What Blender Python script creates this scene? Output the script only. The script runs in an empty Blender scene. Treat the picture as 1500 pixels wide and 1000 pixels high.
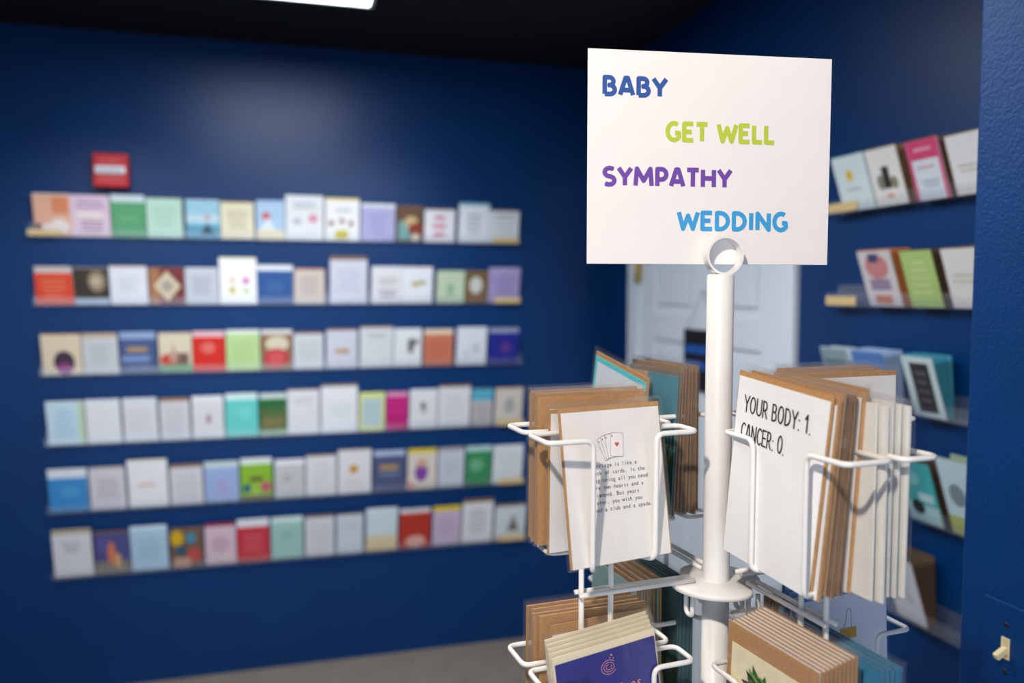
import bpy, bmesh, math, random
from mathutils import Vector, Matrix
random.seed(7)
sc = bpy.context.scene
C = sc.collection

# ------------------------------------------------------------------ camera
H = 1.48                                   # eye height
FPX = 1187.0                               # focal length in pixels of the 1500 x 1000 frame
YAW, PITCH = math.radians(15.6), math.radians(3.54)
cd = bpy.data.cameras.new('camera'); cam = bpy.data.objects.new('camera', cd); C.objects.link(cam)
cam.location = (0, 0, H)
cam.rotation_euler = (math.pi/2 - PITCH, 0, -YAW)
cd.sensor_width = 36; cd.lens = FPX/1500*36; cd.clip_start = .02
cd.dof.use_dof = True; cd.dof.focus_distance = .835; cd.dof.aperture_fstop = 2.7
sc.camera = cam
# ------------------------------------------------------------------ light
w = bpy.data.worlds.new('daylight'); sc.world = w; w.use_nodes = True
w.node_tree.nodes['Background'].inputs[0].default_value = (.72, .84, 1, 1)
w.node_tree.nodes['Background'].inputs[1].default_value = 1.55
def lamp(name, kind, loc, aim, energy, col, **kw):
    d = bpy.data.lights.new(name, kind); d.energy = energy; d.color = col
    for k, v in kw.items(): setattr(d, k, v)
    o = bpy.data.objects.new(name, d); C.objects.link(o); o.location = loc
    o.rotation_euler = (Vector(aim)-Vector(loc)).to_track_quat('-Z', 'Y').to_euler()
    return o
for n_, lx_, tx_ in (('wall_spot', -.75, -.62), ('wall_spot', .42, .30)):
    lamp(n_, 'SPOT', (lx_, 1.75, 2.36), (tx_, 3.25, .92), 64, (.97, .98, 1), spot_size=math.radians(66), spot_blend=1.0, shadow_soft_size=.06)
lamp('wall_spot', 'SPOT', (.25, .75, 2.36), (1.345, 1.5, .92), 22, (.97, .98, 1), spot_size=math.radians(62), spot_blend=.9, shadow_soft_size=.06)
lamp('track_spot', 'SPOT', (-.48, -.16, 2.36), (.45, .72, 1.40), 100, (1, .89, .78), spot_size=math.radians(62), spot_blend=.7, shadow_soft_size=.035)
sc.view_settings.view_transform = 'Standard'; sc.view_settings.look = 'None'
sc.view_settings.exposure = 0; sc.view_settings.gamma = 1
PANEL_EMIT = 14.0
sc.cycles.transparent_max_bounces = 48

# ------------------------------------------------------------------ helpers
FWD = Vector((math.sin(YAW)*math.cos(PITCH), math.cos(YAW)*math.cos(PITCH), -math.sin(PITCH)))
RGT = Vector((math.cos(YAW), -math.sin(YAW), 0)); UPV = RGT.cross(FWD)
def on(px, py, axis, val):
    """point of the photograph that lies on the world plane axis = val"""
    d = FWD + RGT*((px-750)/FPX) - UPV*((py-500)/FPX)
    t = (val - (H if axis == 2 else 0))/d[axis]
    return Vector((0, 0, H)) + d*t
def lin(c):
    return tuple(((v/255)/12.92 if v <= 10 else (((v/255)+.055)/1.055)**2.4) for v in c)
MATS = {}
def mat(key, col=None, rough=.6, metal=0, noise=.06, scale=60, bump=0, bscale=200, coat=0, spec=.4):
    if key in MATS: return MATS[key]
    m = bpy.data.materials.new(str(key)); m.use_nodes = True; MATS[key] = m
    nt = m.node_tree; b = nt.nodes['Principled BSDF']
    c = lin(col)
    tc = nt.nodes.new('ShaderNodeTexCoord'); n = nt.nodes.new('ShaderNodeTexNoise')
    n.inputs['Scale'].default_value = scale; n.inputs['Detail'].default_value = 4
    nt.links.new(tc.outputs['Object'], n.inputs['Vector'])
    r = nt.nodes.new('ShaderNodeValToRGB')
    r.color_ramp.elements[0].position = .3; r.color_ramp.elements[1].position = .7
    r.color_ramp.elements[0].color = tuple(v*(1-noise) for v in c)+(1,)
    r.color_ramp.elements[1].color = tuple(min(1, v*(1+noise)) for v in c)+(1,)
    nt.links.new(n.outputs['Fac'], r.inputs['Fac']); nt.links.new(r.outputs['Color'], b.inputs['Base Color'])
    b.inputs['Roughness'].default_value = rough; b.inputs['Metallic'].default_value = metal
    b.inputs['Specular IOR Level'].default_value = spec
    if coat: b.inputs['Coat Weight'].default_value = coat; b.inputs['Coat Roughness'].default_value = .08
    if bump:
        n2 = nt.nodes.new('ShaderNodeTexNoise'); n2.inputs['Scale'].default_value = bscale; n2.inputs['Detail'].default_value = 3
        nt.links.new(tc.outputs['Object'], n2.inputs['Vector'])
        bp = nt.nodes.new('ShaderNodeBump'); bp.inputs['Strength'].default_value = bump; bp.inputs['Distance'].default_value = .002
        nt.links.new(n2.outputs['Fac'], bp.inputs['Height']); nt.links.new(bp.outputs['Normal'], b.inputs['Normal'])
    return m
def paper(col): return mat('paper_%d_%d_%d' % tuple(col), col, .65, noise=.03, scale=40)
def clear(key, tint=(1, 1, 1), refl=.12, rough=.05, haze=0.0):
    if key in MATS: return MATS[key]
    m = bpy.data.materials.new(key); m.use_nodes = True; MATS[key] = m
    nt = m.node_tree; nt.nodes.clear()
    out = nt.nodes.new('ShaderNodeOutputMaterial'); tr = nt.nodes.new('ShaderNodeBsdfTransparent'); gl = nt.nodes.new('ShaderNodeBsdfGlossy')
    tr.inputs[0].default_value = tint+(1,); gl.inputs['Roughness'].default_value = rough; gl.inputs[0].default_value = (1, 1, 1, 1)
    tc = nt.nodes.new('ShaderNodeTexCoord'); n = nt.nodes.new('ShaderNodeTexNoise'); n.inputs['Scale'].default_value = 45
    nt.links.new(tc.outputs['Object'], n.inputs['Vector'])
    bp = nt.nodes.new('ShaderNodeBump'); bp.inputs['Strength'].default_value = .25; bp.inputs['Distance'].default_value = .002
    nt.links.new(n.outputs['Fac'], bp.inputs['Height']); nt.links.new(bp.outputs['Normal'], gl.inputs['Normal'])
    fr = nt.nodes.new('ShaderNodeLayerWeight'); fr.inputs['Blend'].default_value = .5
    pw_ = nt.nodes.new('ShaderNodeMath'); pw_.operation = 'POWER'; pw_.inputs[1].default_value = 4; nt.links.new(fr.outputs['Facing'], pw_.inputs[0])
    mu = nt.nodes.new('ShaderNodeMath'); mu.operation = 'MULTIPLY_ADD'; mu.inputs[1].default_value = .3; mu.inputs[2].default_value = refl*.3
    nt.links.new(pw_.outputs[0], mu.inputs[0]); mu.use_clamp = True
    mx = nt.nodes.new('ShaderNodeMixShader'); nt.links.new(mu.outputs[0], mx.inputs[0])
    src = tr
    if haze:
        df = nt.nodes.new('ShaderNodeBsdfDiffuse'); df.inputs[0].default_value = (.8, .82, .85, 1)
        m2 = nt.nodes.new('ShaderNodeMixShader'); m2.inputs[0].default_value = haze
        nt.links.new(tr.outputs[0], m2.inputs[1]); nt.links.new(df.outputs[0], m2.inputs[2]); src = m2
    nt.links.new(src.outputs[0], mx.inputs[1]); nt.links.new(gl.outputs[0], mx.inputs[2]); nt.links.new(mx.outputs[0], out.inputs[0])
    return m
class MB:
    """collects shapes for ONE mesh object"""
    def __init__(s): s.v = []; s.f = []; s.mi = []; s.mats = []; s.sm = []
    def m(s, mt):
        if mt not in s.mats: s.mats.append(mt)
        return s.mats.index(mt)
    def add(s, vs, fs, mt, smooth=False):
        o = len(s.v); i = s.m(mt); s.v += [tuple(v) for v in vs]
        for f in fs: s.f.append([o+k for k in f]); s.mi.append(i); s.sm.append(smooth)
        return s
    def box(s, x0, x1, y0, y1, z0, z1, mt, bev=0, M=None):
        bm = bmesh.new(); bmesh.ops.create_cube(bm, size=1)
        for v in bm.verts: v.co = Vector(((x0+x1)/2+v.co.x*(x1-x0), (y0+y1)/2+v.co.y*(y1-y0), (z0+z1)/2+v.co.z*(z1-z0)))
        if bev: bmesh.ops.bevel(bm, geom=bm.edges[:], offset=bev, segments=2, affect='EDGES', profile=.5)
        if M is not None: bmesh.ops.transform(bm, matrix=M, verts=bm.verts[:])
        bm.verts.index_update()
        s.add([v.co for v in bm.verts], [[v.index for v in f.verts] for f in bm.faces], mt); bm.free(); return s
    def tube(s, pts, r, mt, fillet=0, n=10, cap=True):
        pts = [Vector(p) for p in pts]
        if fillet:
            q = [pts[0]]
            for i in range(1, len(pts)-1):
                a, b, c = pts[i-1], pts[i], pts[i+1]
                d1 = (a-b); d2 = (c-b); k = min(fillet, d1.length*.48, d2.length*.48)
                p0 = b+d1.normalized()*k; p2 = b+d2.normalized()*k
                for j in range(6):
                    t = j/5; q.append(p0*(1-t)**2+b*2*t*(1-t)+p2*t*t)
            q.append(pts[-1]); pts = q
        vs = []; fs = []; N = len(pts); prev = None
        for i, p in enumerate(pts):
            t = (pts[min(i+1, N-1)]-pts[max(i-1, 0)]).normalized()
            if prev is None: u = t.orthogonal().normalized()
            else: u = (prev-t*prev.dot(t)).normalized()
            prev = u; b = t.cross(u)
            for k in range(n):
                a = 2*math.pi*k/n; vs.append(p+(u*math.cos(a)+b*math.sin(a))*r)
        for i in range(N-1):
            for k in range(n): fs.append([i*n+k, i*n+(k+1) % n, (i+1)*n+(k+1) % n, (i+1)*n+k])
        if cap: fs.append(list(range(n))[::-1]); fs.append([(N-1)*n+k for k in range(n)])
        return s.add(vs, fs, mt, True)
    def lathe(s, prof, mt, n=32, M=None, smooth=True):
        vs = []; fs = []; P = len(prof)
        for k in range(n):
            a = 2*math.pi*k/n
            for r, z in prof:
                v = Vector((r*math.cos(a), r*math.sin(a), z)); vs.append(M @ v if M is not None else v)
        for k in range(n):
            for i in range(P-1): fs.append([k*P+i, ((k+1) % n)*P+i, ((k+1) % n)*P+i+1, k*P+i+1])
        return s.add(vs, fs, mt, smooth)
    def build(s, name, parent=None, shade=True):
        me = bpy.data.meshes.new(name); me.from_pydata(s.v, [], s.f)
        for mt in s.mats: me.materials.append(mt)
        for p, i, q in zip(me.polygons, s.mi, s.sm): p.material_index = i; p.use_smooth = q
        me.update()
        o = bpy.data.objects.new(name, me); C.objects.link(o)
        if parent is not None: o.parent = parent
        return o
def tag(o, label=None, cat=None, group=None, kind=None):
    for k, v in (('label', label), ('category', cat), ('group', group), ('kind', kind)):
        if v: o[k] = v
    return o
def empty(name, M=None):
    o = bpy.data.objects.new(name, None); C.objects.link(o); o.empty_display_size = .05
    if M is not None: o.matrix_world = M
    return o
def copy_tree(o, parent=None):
    c = o.copy(); C.objects.link(c)
    if parent is not None: c.parent = parent
    for ch in o.children: copy_tree(ch, c)
    return c

# ------------------------------------------------------------------ lettering
def arc(cx, cy, rx, ry, a0, a1, n=10):
    return [(cx+rx*math.cos(math.radians(a0+(a1-a0)*i/n)), cy+ry*math.sin(math.radians(a0+(a1-a0)*i/n))) for i in range(n+1)]
GL = {
 'A': (.72, [[(.08, .09), (.31, .9), (.41, .9), (.64, .09)], [(.17, .32), (.55, .32)]]),
 'B': (.66, [[(.12, .1), (.12, .9)]+arc(.32, .715, .17, .185, 90, -90)+[(.25, .53)], [(.25, .53)]+arc(.33, .315, .22, .215, 90, -90)+[(.12, .1)]]),
 'C': (.66, [arc(.4, .5, .29, .41, 50, 310, 16)]),
 'D': (.74, [[(.12, .1), (.12, .9)]+arc(.26, .5, .36, .4, 90, -90, 14)+[(.12, .1)]]),
 'E': (.62, [[(.55, .9), (.12, .9), (.12, .1), (.56, .1)], [(.12, .51), (.48, .51)]]),
 'G': (.74, [arc(.41, .5, .3, .41, 55, 325, 16)+[(.64, .22), (.64, .44), (.46, .44)]]),
 'H': (.74, [[(.12, .08), (.12, .92)], [(.62, .08), (.62, .92)], [(.12, .5), (.62, .5)]]),
 'I': (.28, [[(.14, .08), (.14, .92)]]),
 'L': (.56, [[(.12, .92), (.12, .1), (.52, .1)]]),
 'M': (.92, [[(.1, .08), (.16, .9), (.46, .32), (.76, .9), (.82, .08)]]),
 'N': (.76, [[(.12, .08), (.12, .9), (.64, .1), (.64, .92)]]),
 'O': (.76, [arc(.38, .5, .27, .41, 0, 360, 22)]),
 'P': (.62, [[(.12, .08), (.12, .9)]+arc(.31, .65, .21, .25, 90, -90)+[(.22, .4)]]),
 'R': (.68, [[(.12, .08), (.12, .9)]+arc(.31, .68, .2, .22, 90, -90)+[(.14, .46)], [(.3, .46), (.58, .08)]]),
 'S': (.62, [arc(.32, .7, .22, .2, 45, 270, 12)+arc(.3, .3, .23, .2, 90, -135, 12)]),
 'T': (.62, [[(.05, .9), (.58, .9)], [(.315, .9), (.315, .08)]]),
 'U': (.72, [[(.1, .92)]+arc(.36, .36, .26, .27, 180, 360, 12)+[(.62, .92)]]),
 'W': (.98, [[(.06, .92), (.26, .1), (.48, .75), (.7, .1), (.92, .92)]]),
 'Y': (.68, [[(.06, .92), (.34, .48), (.62, .92)], [(.34, .48), (.34, .08)]]),
 '1': (.5, [[(.1, .7), (.3, .92), (.3, .08)]]), '0': (.7, [arc(.36, .5, .25, .42, 0, 360, 22)]),
 '.': (.3, [[(.12, .05), (.13, .05)]]), ':': (.3, [[(.14, .08), (.15, .08)], [(.14, .55), (.15, .55)]]), ' ': (.36, []),
}
def stroke_text(mb, txt, x, z, w, h, y, sw, mt, track=0, flat=False):
    """rounded stroke lettering in the x-z plane at depth y, fitted to width w and cap height h"""
    tot = sum(GL[c][0]+track for c in txt)-track; kx = w/tot; cx = x; r = sw*h/2
    for c in txt:
        for pl in GL[c][1]:
            y -= 2e-6
            P = [(cx+a*kx, z+r*.0+b*h) for a, b in pl]
            for i, (a, b) in enumerate(P):
                y -= 2e-6
                vs = [(a+r*math.cos(2*math.pi*k/10), y, b+r*math.sin(2*math.pi*k/10)) for k in range(10)]
                if not (flat and (i == 0 or i == len(P)-1) and pl[0] != pl[-1]): mb.add(vs, [list(range(10))], mt)
                if i:
                    a0, b0 = P[i-1]; L = math.hypot(a-a0, b-b0)
                    if L < 1e-7: continue
                    nx, nz = -(b-b0)/L*r, (a-a0)/L*r
                    y -= 2e-6; mb.add([(a0+nx, y, b0+nz), (a0-nx, y, b0-nz), (a-nx, y, b-nz), (a+nx, y, b+nz)], [[0, 1, 2, 3]], mt)
        cx += (GL[c][0]+track)*kx
_fc = {}
def font_char(ch, shear=0):
    if (ch, shear) in _fc: return _fc[(ch, shear)]
    cu = bpy.data.curves.new('t', 'FONT'); cu.body = ch; cu.size = 1; cu.resolution_u = 3; cu.shear = shear
    o = bpy.data.objects.new('t', cu); C.objects.link(o)
    dg = bpy.context.evaluated_depsgraph_get(); ev = o.evaluated_get(dg); me = ev.to_mesh()
    V = [v.co.copy() for v in me.vertices]; Fc = [list(p.vertices) for p in me.polygons]
    ev.to_mesh_clear(); bpy.data.objects.remove(o); bpy.data.curves.remove(cu)
    _fc[(ch, shear)] = (V, Fc); return V, Fc
def typed(mb, txt, x, z, pitch, size, y, mt, shear=0, prop=False):
    cx = x
    for ch in txt:
        if ch != ' ':
            V, Fc = font_char(ch, shear)
            if V:
                lo = min(v.x for v in V); hi = max(v.x for v in V)
                off = (pitch-(hi-lo)*size)/2-lo*size if not prop else -lo*size
                mb.add([(cx+off+v.x*size, y, z+v.y*size) for v in V], Fc, mt)
                if prop: cx += (hi-lo)*size+.12*size; continue
        cx += pitch

# ------------------------------------------------------------------ materials
D, RW = 3.25, 1.345
wallm = mat('blue_wall_paint', (0, 49, 101), .36, noise=.05, scale=6, bump=.2, bscale=220, spec=.27)
pillm = mat('blue_pillar_paint', (0, 50, 104), .45, noise=.06, scale=8, bump=.55, bscale=230, spec=.25)
ceilm = mat('black_ceiling_paint', (14, 13, 14), .8, noise=.1)
floorm = mat('grey_vinyl_floor', (130, 121, 110), .38, noise=.10, scale=9, bump=.1)
whitem = mat('white_powder_coat', (238, 236, 233), .32, noise=.01, spec=.5)
doorm = mat('white_door_paint', (214, 222, 232), .45, noise=.02)
kraft = mat('kraft_paper', (182, 138, 90), .75, noise=.12, scale=300)
kraftd = mat('dark_kraft_paper', (138, 106, 74), .75, noise=.12, scale=300)
chrome = mat('chrome', (200, 202, 205), .12, metal=1, noise=.01)
brass = mat('aged_brass', (190, 165, 95), .35, metal=1, noise=.1)
black = mat('black_board', (12, 13, 17), .6)
ivory = mat('ivory_plastic', (222, 208, 165), .35, noise=.02)
redm = mat('red_alarm_plastic', (190, 32, 40), .4, noise=.03)
sleeve_m = clear('clear_sleeve', (.985, .985, .985), .10, .06, .02)
acrylic = clear('clear_acrylic', (.96, .965, .975), .12, .05, .03)

# ------------------------------------------------------------------ the room
def struct(name, mb, parent=None):
    o = mb.build(name, parent)
    if parent is None: o['kind'] = 'structure'
    return o
XL, YB, CZ = -2.3, -1.3, 2.41      # unseen side behind the camera left open as a shop front for daylight
WH = 2.1
struct('floor', MB().box(XL, RW+.12, YB, D+.12, -.1, 0, floorm))
struct('ceiling', MB().box(XL, RW+.12, YB, D+.12, CZ, CZ+.1, ceilm))
struct('wall_back', MB().box(XL, RW+.12, D, D+.12, 0, CZ, wallm))
struct('wall_left_added', MB().box(XL-.12, XL, YB, D+.12, 0, CZ, wallm))  # unseen wall added to close off daylight from the left
struct('wall_header_added', MB().box(XL-.12, RW+.12, YB-.12, YB, WH, CZ, wallm))  # unseen header added to lower the daylight opening and keep upper walls darker
DA, DB, DZ = 3.024, 1.915, 2.10                # door opening with its casing along the right wall
wr = MB(); wr.box(RW, RW+.12, DA, D, 0, CZ, wallm); wr.box(RW, RW+.12, .3, DB, 0, CZ, wallm); wr.box(RW, RW+.12, DB, DA, DZ, CZ, wallm)
struct('wall_right', wr)
PU, PV = .88, .877                             # near wall stub with the light switch
struct('wall_stub', MB().box(PU, RW+.12, YB, PV, 0, CZ, pillm, .004))

# door with its casing
door = empty('door_1', Matrix.Translation((RW, (DA+DB)/2, 0))); door['kind'] = 'structure'
hw = (DA-DB)/2
def dpart(name, y0, y1, z0, z1, x0, x1, mt=doorm, bev=.003, parent=door):
    return MB().box(x0, x1, y0, y1, z0, z1, mt, bev).build(name, parent)
dpart('door_casing', hw-.085, hw, 0, DZ, -.018, .06); dpart('door_casing', -hw, -hw+.07, 0, DZ, -.018, .06)
dpart('door_casing', -hw+.07, hw-.085, DZ-.07, DZ, -.018, .06)
ya, yb = -hw+.072, hw-.087; zt = DZ-.073
dpart('door_slab', ya, yb, .008, zt, .012, .05)
zc = [.008, .22, .74, .86, 1.30, 1.40, 1.93, zt]
ys = [ya, ya+.115, (ya+yb)/2-.055, (ya+yb)/2+.055, yb-.115, yb]
for a, b in ((0, 1), (2, 3), (4, 5)): dpart('door_stile', ys[a], ys[b], zc[0], zc[7], .002, .0125)
for a, b in ((0, 1), (2, 3), (4, 5), (6, 7)):
    for c, d in ((1, 2), (3, 4)): dpart('door_rail', ys[c], ys[d], zc[a], zc[b], .002, .0125)
for a, b in ((1, 2), (3, 4), (5, 6)):
    for c, d in ((1, 2), (3, 4)): dpart('door_panel', ys[c]+.03, ys[d]-.03, zc[a]+.03, zc[b]-.03, .004, .0125, bev=.006)
for z in (.25, 1.05, 1.56, 1.86):
    hg = MB(); hg.box(-.0205, .001, hw-.093, hw-.078, z-.045, z+.045, brass, .002); hg.tube([(-.02, hw-.086, z-.05), (-.02, hw-.086, z+.05)], .006, brass)
    hg.build('hinge', door)
# plaque hanging on the door
pl0 = on(1003, 481, 0, RW-.012); ap = on(1030, 428, 0, RW-.012); plb = on(1003, 566, 0, RW-.012).z
pw = 2*(pl0.y-ap.y)
pq = empty('door_plaque', Matrix.Translation((RW-.012, ap.y, plb)))
tag(pq, 'black hanging plaque with blue lettering strung on the white door', 'plaque')
ph = pl0.z-plb
MB().box(-.004, .004, -pw/2, pw/2, 0, ph, black, .002).build('board', pq)
bl = mat('blue_plaque_print', (30, 92, 178), .5)
for k, (z0, z1) in enumerate(((.60, .74), (.34, .48))):
    b = MB(); random.seed(k); y = pw/2-.016
    while y > -pw/2+.02:
        q = random.uniform(.012, .026); b.box(-.0052, -.0042, y-q, y, ph*z0, ph*z1, bl); y -= q+.006
    b.build('lettering', pq)
st = MB(); zz = ap.z-plb
st.tube([(-.002, pw/2-.012, ph-.003), (-.002, 0, zz), (-.002, -pw/2+.012, ph-.003)], .0012, mat('twine', (120, 110, 98)), n=6)
st.build('string', pq)
MB().tube([(.012, 0, zz+.002), (-.007, 0, zz+.002)], .0025, chrome, n=8).build('nail', pq)

# light switch
sw = empty('light_switch', Matrix.Translation((PU, .799, H-.453)))
tag(sw, 'ivory toggle light switch on a blue painted cover plate', 'light switch')
MB().box(-.0045, -.0002, -.036, .036, -.058, .058, pillm, .0022).build('cover_plate', sw)
t = MB(); t.box(-.0062, -.0045, -.0058, -.0042, -.0135, .0135, ivory); t.box(-.0062, -.0045, .0042, .0058, -.0135, .0135, ivory)
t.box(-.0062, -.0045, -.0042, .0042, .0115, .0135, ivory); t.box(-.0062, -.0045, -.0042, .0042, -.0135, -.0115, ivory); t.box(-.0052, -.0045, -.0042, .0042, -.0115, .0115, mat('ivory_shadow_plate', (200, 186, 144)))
t.build('toggle_frame', sw)
Mx = Matrix.Translation((-.004, 0, -.001)) @ Matrix.Rotation(math.radians(-28), 4, 'Y')
MB().box(-.019, 0, -.0038, .0038, -.0045, .0045, ivory, .0016, Mx).build('toggle', sw)
for z in (.0305, -.0305):
    s_ = MB(); s_.lathe([(0, -.0062), (.002, -.0062), (.0034, -.0052), (.0034, -.0045)], mat('dark_screw', (8, 16, 34), .4), 16, Matrix.Translation((0, 0, z)) @ Matrix.Rotation(math.radians(90), 4, 'Y'))
    s_.build('screw', sw)

# red fire alarm box on the back wall
a0, a1 = on(137, 225, 1, D-.02), on(190, 276, 1, D-.02)
fa = empty('fire_alarm', Matrix.Translation(((a0.x+a1.x)/2, D, a1.z)))
tag(fa, 'red fire alarm box with a white band above the top ledge', 'fire alarm')
aw, ah = (a1.x-a0.x)/2, a0.z-a1.z
MB().box(-aw, aw, -.045, -.0005, 0, ah, redm, .005).build('housing', fa)
hd = MB().box(-aw*.86, aw*.86, -.053, -.044, ah*.40, ah*.62, mat('white_plastic', (228, 228, 232), .4), .003).build('pull_bar', fa)
b = MB()
for k in range(6): b.box(-aw*.7+k*aw*.24, -aw*.7+k*aw*.24+aw*.15, -.0538, -.0528, ah*.46, ah*.54, mat('grey_print', (150, 155, 170)))
b.build('lettering', hd)
for z in (.78, .24):
    b = MB(); b.box(-aw*.6, aw*.6, -.0462, -.0448, ah*z, ah*(z+.035), mat('pale_red_print', (214, 120, 120)))
    b.build('lettering', fa)

# ceiling light panel (recessed fluorescent) with its frame
def emis():
    m = bpy.data.materials.new('light_diffuser'); m.use_nodes = True; nt = m.node_tree; nt.nodes.clear()
    o = nt.nodes.new('ShaderNodeOutputMaterial'); e = nt.nodes.new('ShaderNodeEmission'); e.inputs[0].default_value = (.92, .97, 1, 1); e.inputs[1].default_value = PANEL_EMIT
    nt.links.new(e.outputs[0], o.inputs[0]); return m
em = emis()
def panel(x0, x1, y0, y1, label):
    p = empty('ceiling_light', Matrix.Translation(((x0+x1)/2, (y0+y1)/2, CZ-.036))); tag(p, label, 'ceiling light')
    a, b_ = (x1-x0)/2, (y1-y0)/2
    f = MB(); fm = mat('light_frame', (225, 226, 228), .4)
    f.box(-a-.012, -a, -b_-.012, b_+.012, -.004, .0355, fm); f.box(a, a+.012, -b_-.012, b_+.012, -.004, .0355, fm)
    f.box(-a, a, -b_-.012, -b_, -.004, .0355, fm); f.box(-a, a, b_, b_+.012, -.004, .0355, fm); f.build('frame', p)
    MB().box(-a, a, -b_, b_, 0, .012, em).build('diffuser', p)
panel(-.325, .268, 1.40, 2.625, 'bright rectangular ceiling light panel at the top edge')

# ------------------------------------------------------------------ wall cards
def art_mesh(w, h, arts, parent, y=-.0004):
    mb = MB()
    for i, a in enumerate(arts):
        k, x0, z0, x1, z1, col = a[:6]; mt = paper(col); yy = y-.00015*i
        X0, X1, Z0, Z1 = (x0-.5)*w, (x1-.5)*w, z0*h, z1*h
        if k == 'r': mb.add([(X0, yy, Z0), (X1, yy, Z0), (X1, yy, Z1), (X0, yy, Z1)], [[0, 1, 2, 3]], mt)
        elif k == 'e':
            cx, cz, rx, rz = (X0+X1)/2, (Z0+Z1)/2, (X1-X0)/2, (Z1-Z0)/2
            mb.add([(cx+rx*math.cos(q*math.pi/8), yy, cz+rz*math.sin(q*math.pi/8)) for q in range(16)], [list(range(16))], mt)
        elif k == 'd':
            cx, cz = (X0+X1)/2, (Z0+Z1)/2
            mb.add([(cx, yy, Z0), (X1, yy, cz), (cx, yy, Z1), (X0, yy, cz)], [[0, 1, 2, 3]], mt)
        elif k == 'v':
            mb.add([(X0, yy, Z0), (X1, yy, Z0), ((X0+X1)/2, yy, Z1)], [[0, 1, 2]], mt)
        elif k == 't':
            n = a[6]; lh = (Z1-Z0)/n; rr = random.Random(i*31+int(w*9e4))
            for j in range(n):
                z = Z1-(j+1)*lh+lh*.3; m_ = (X1-X0)*rr.uniform(0, .18); x = X0+m_
                while x < X1-m_-.002:
                    q = min(rr.uniform(.004, .012), X1-m_-x)
                    mb.add([(x, yy, z), (x+q, yy, z), (x+q, yy, z+lh*.5), (x, yy, z+lh*.5)], [[0, 1, 2, 3]], mt); x += q+.0025
    return mb.build('artwork', parent)
SAME = {}
def wall_card(M, w, h, base, strip, scol, arts, label, group, ex=0.0, backs=0):
    o = empty('greeting_card', M); tag(o, label, 'greeting card', group); SAME.setdefault(label, []).append(o)
    MB().box(-w/2, w/2, 0, .0012, 0, h, paper(base)).build('front_panel', o)
    em_ = scol if not isinstance(scol, tuple) else paper(scol)
    MB().box(-w/2+.001+ex*.2, w/2-.001+ex, .0016, .0034, .0005, h+strip, em_).build('envelope', o)
    if arts: art_mesh(w, h, arts, o)
    return o
W_, GY = (232, 232, 236), (165, 168, 178)
BR, TAN, PL = (128, 98, 72), (196, 176, 148), (222, 224, 230)
def T(n, col=GY, x0=.15, z0=.25, x1=.85, z1=.8): return ('t', x0, z0, x1, z1, col, n)
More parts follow.
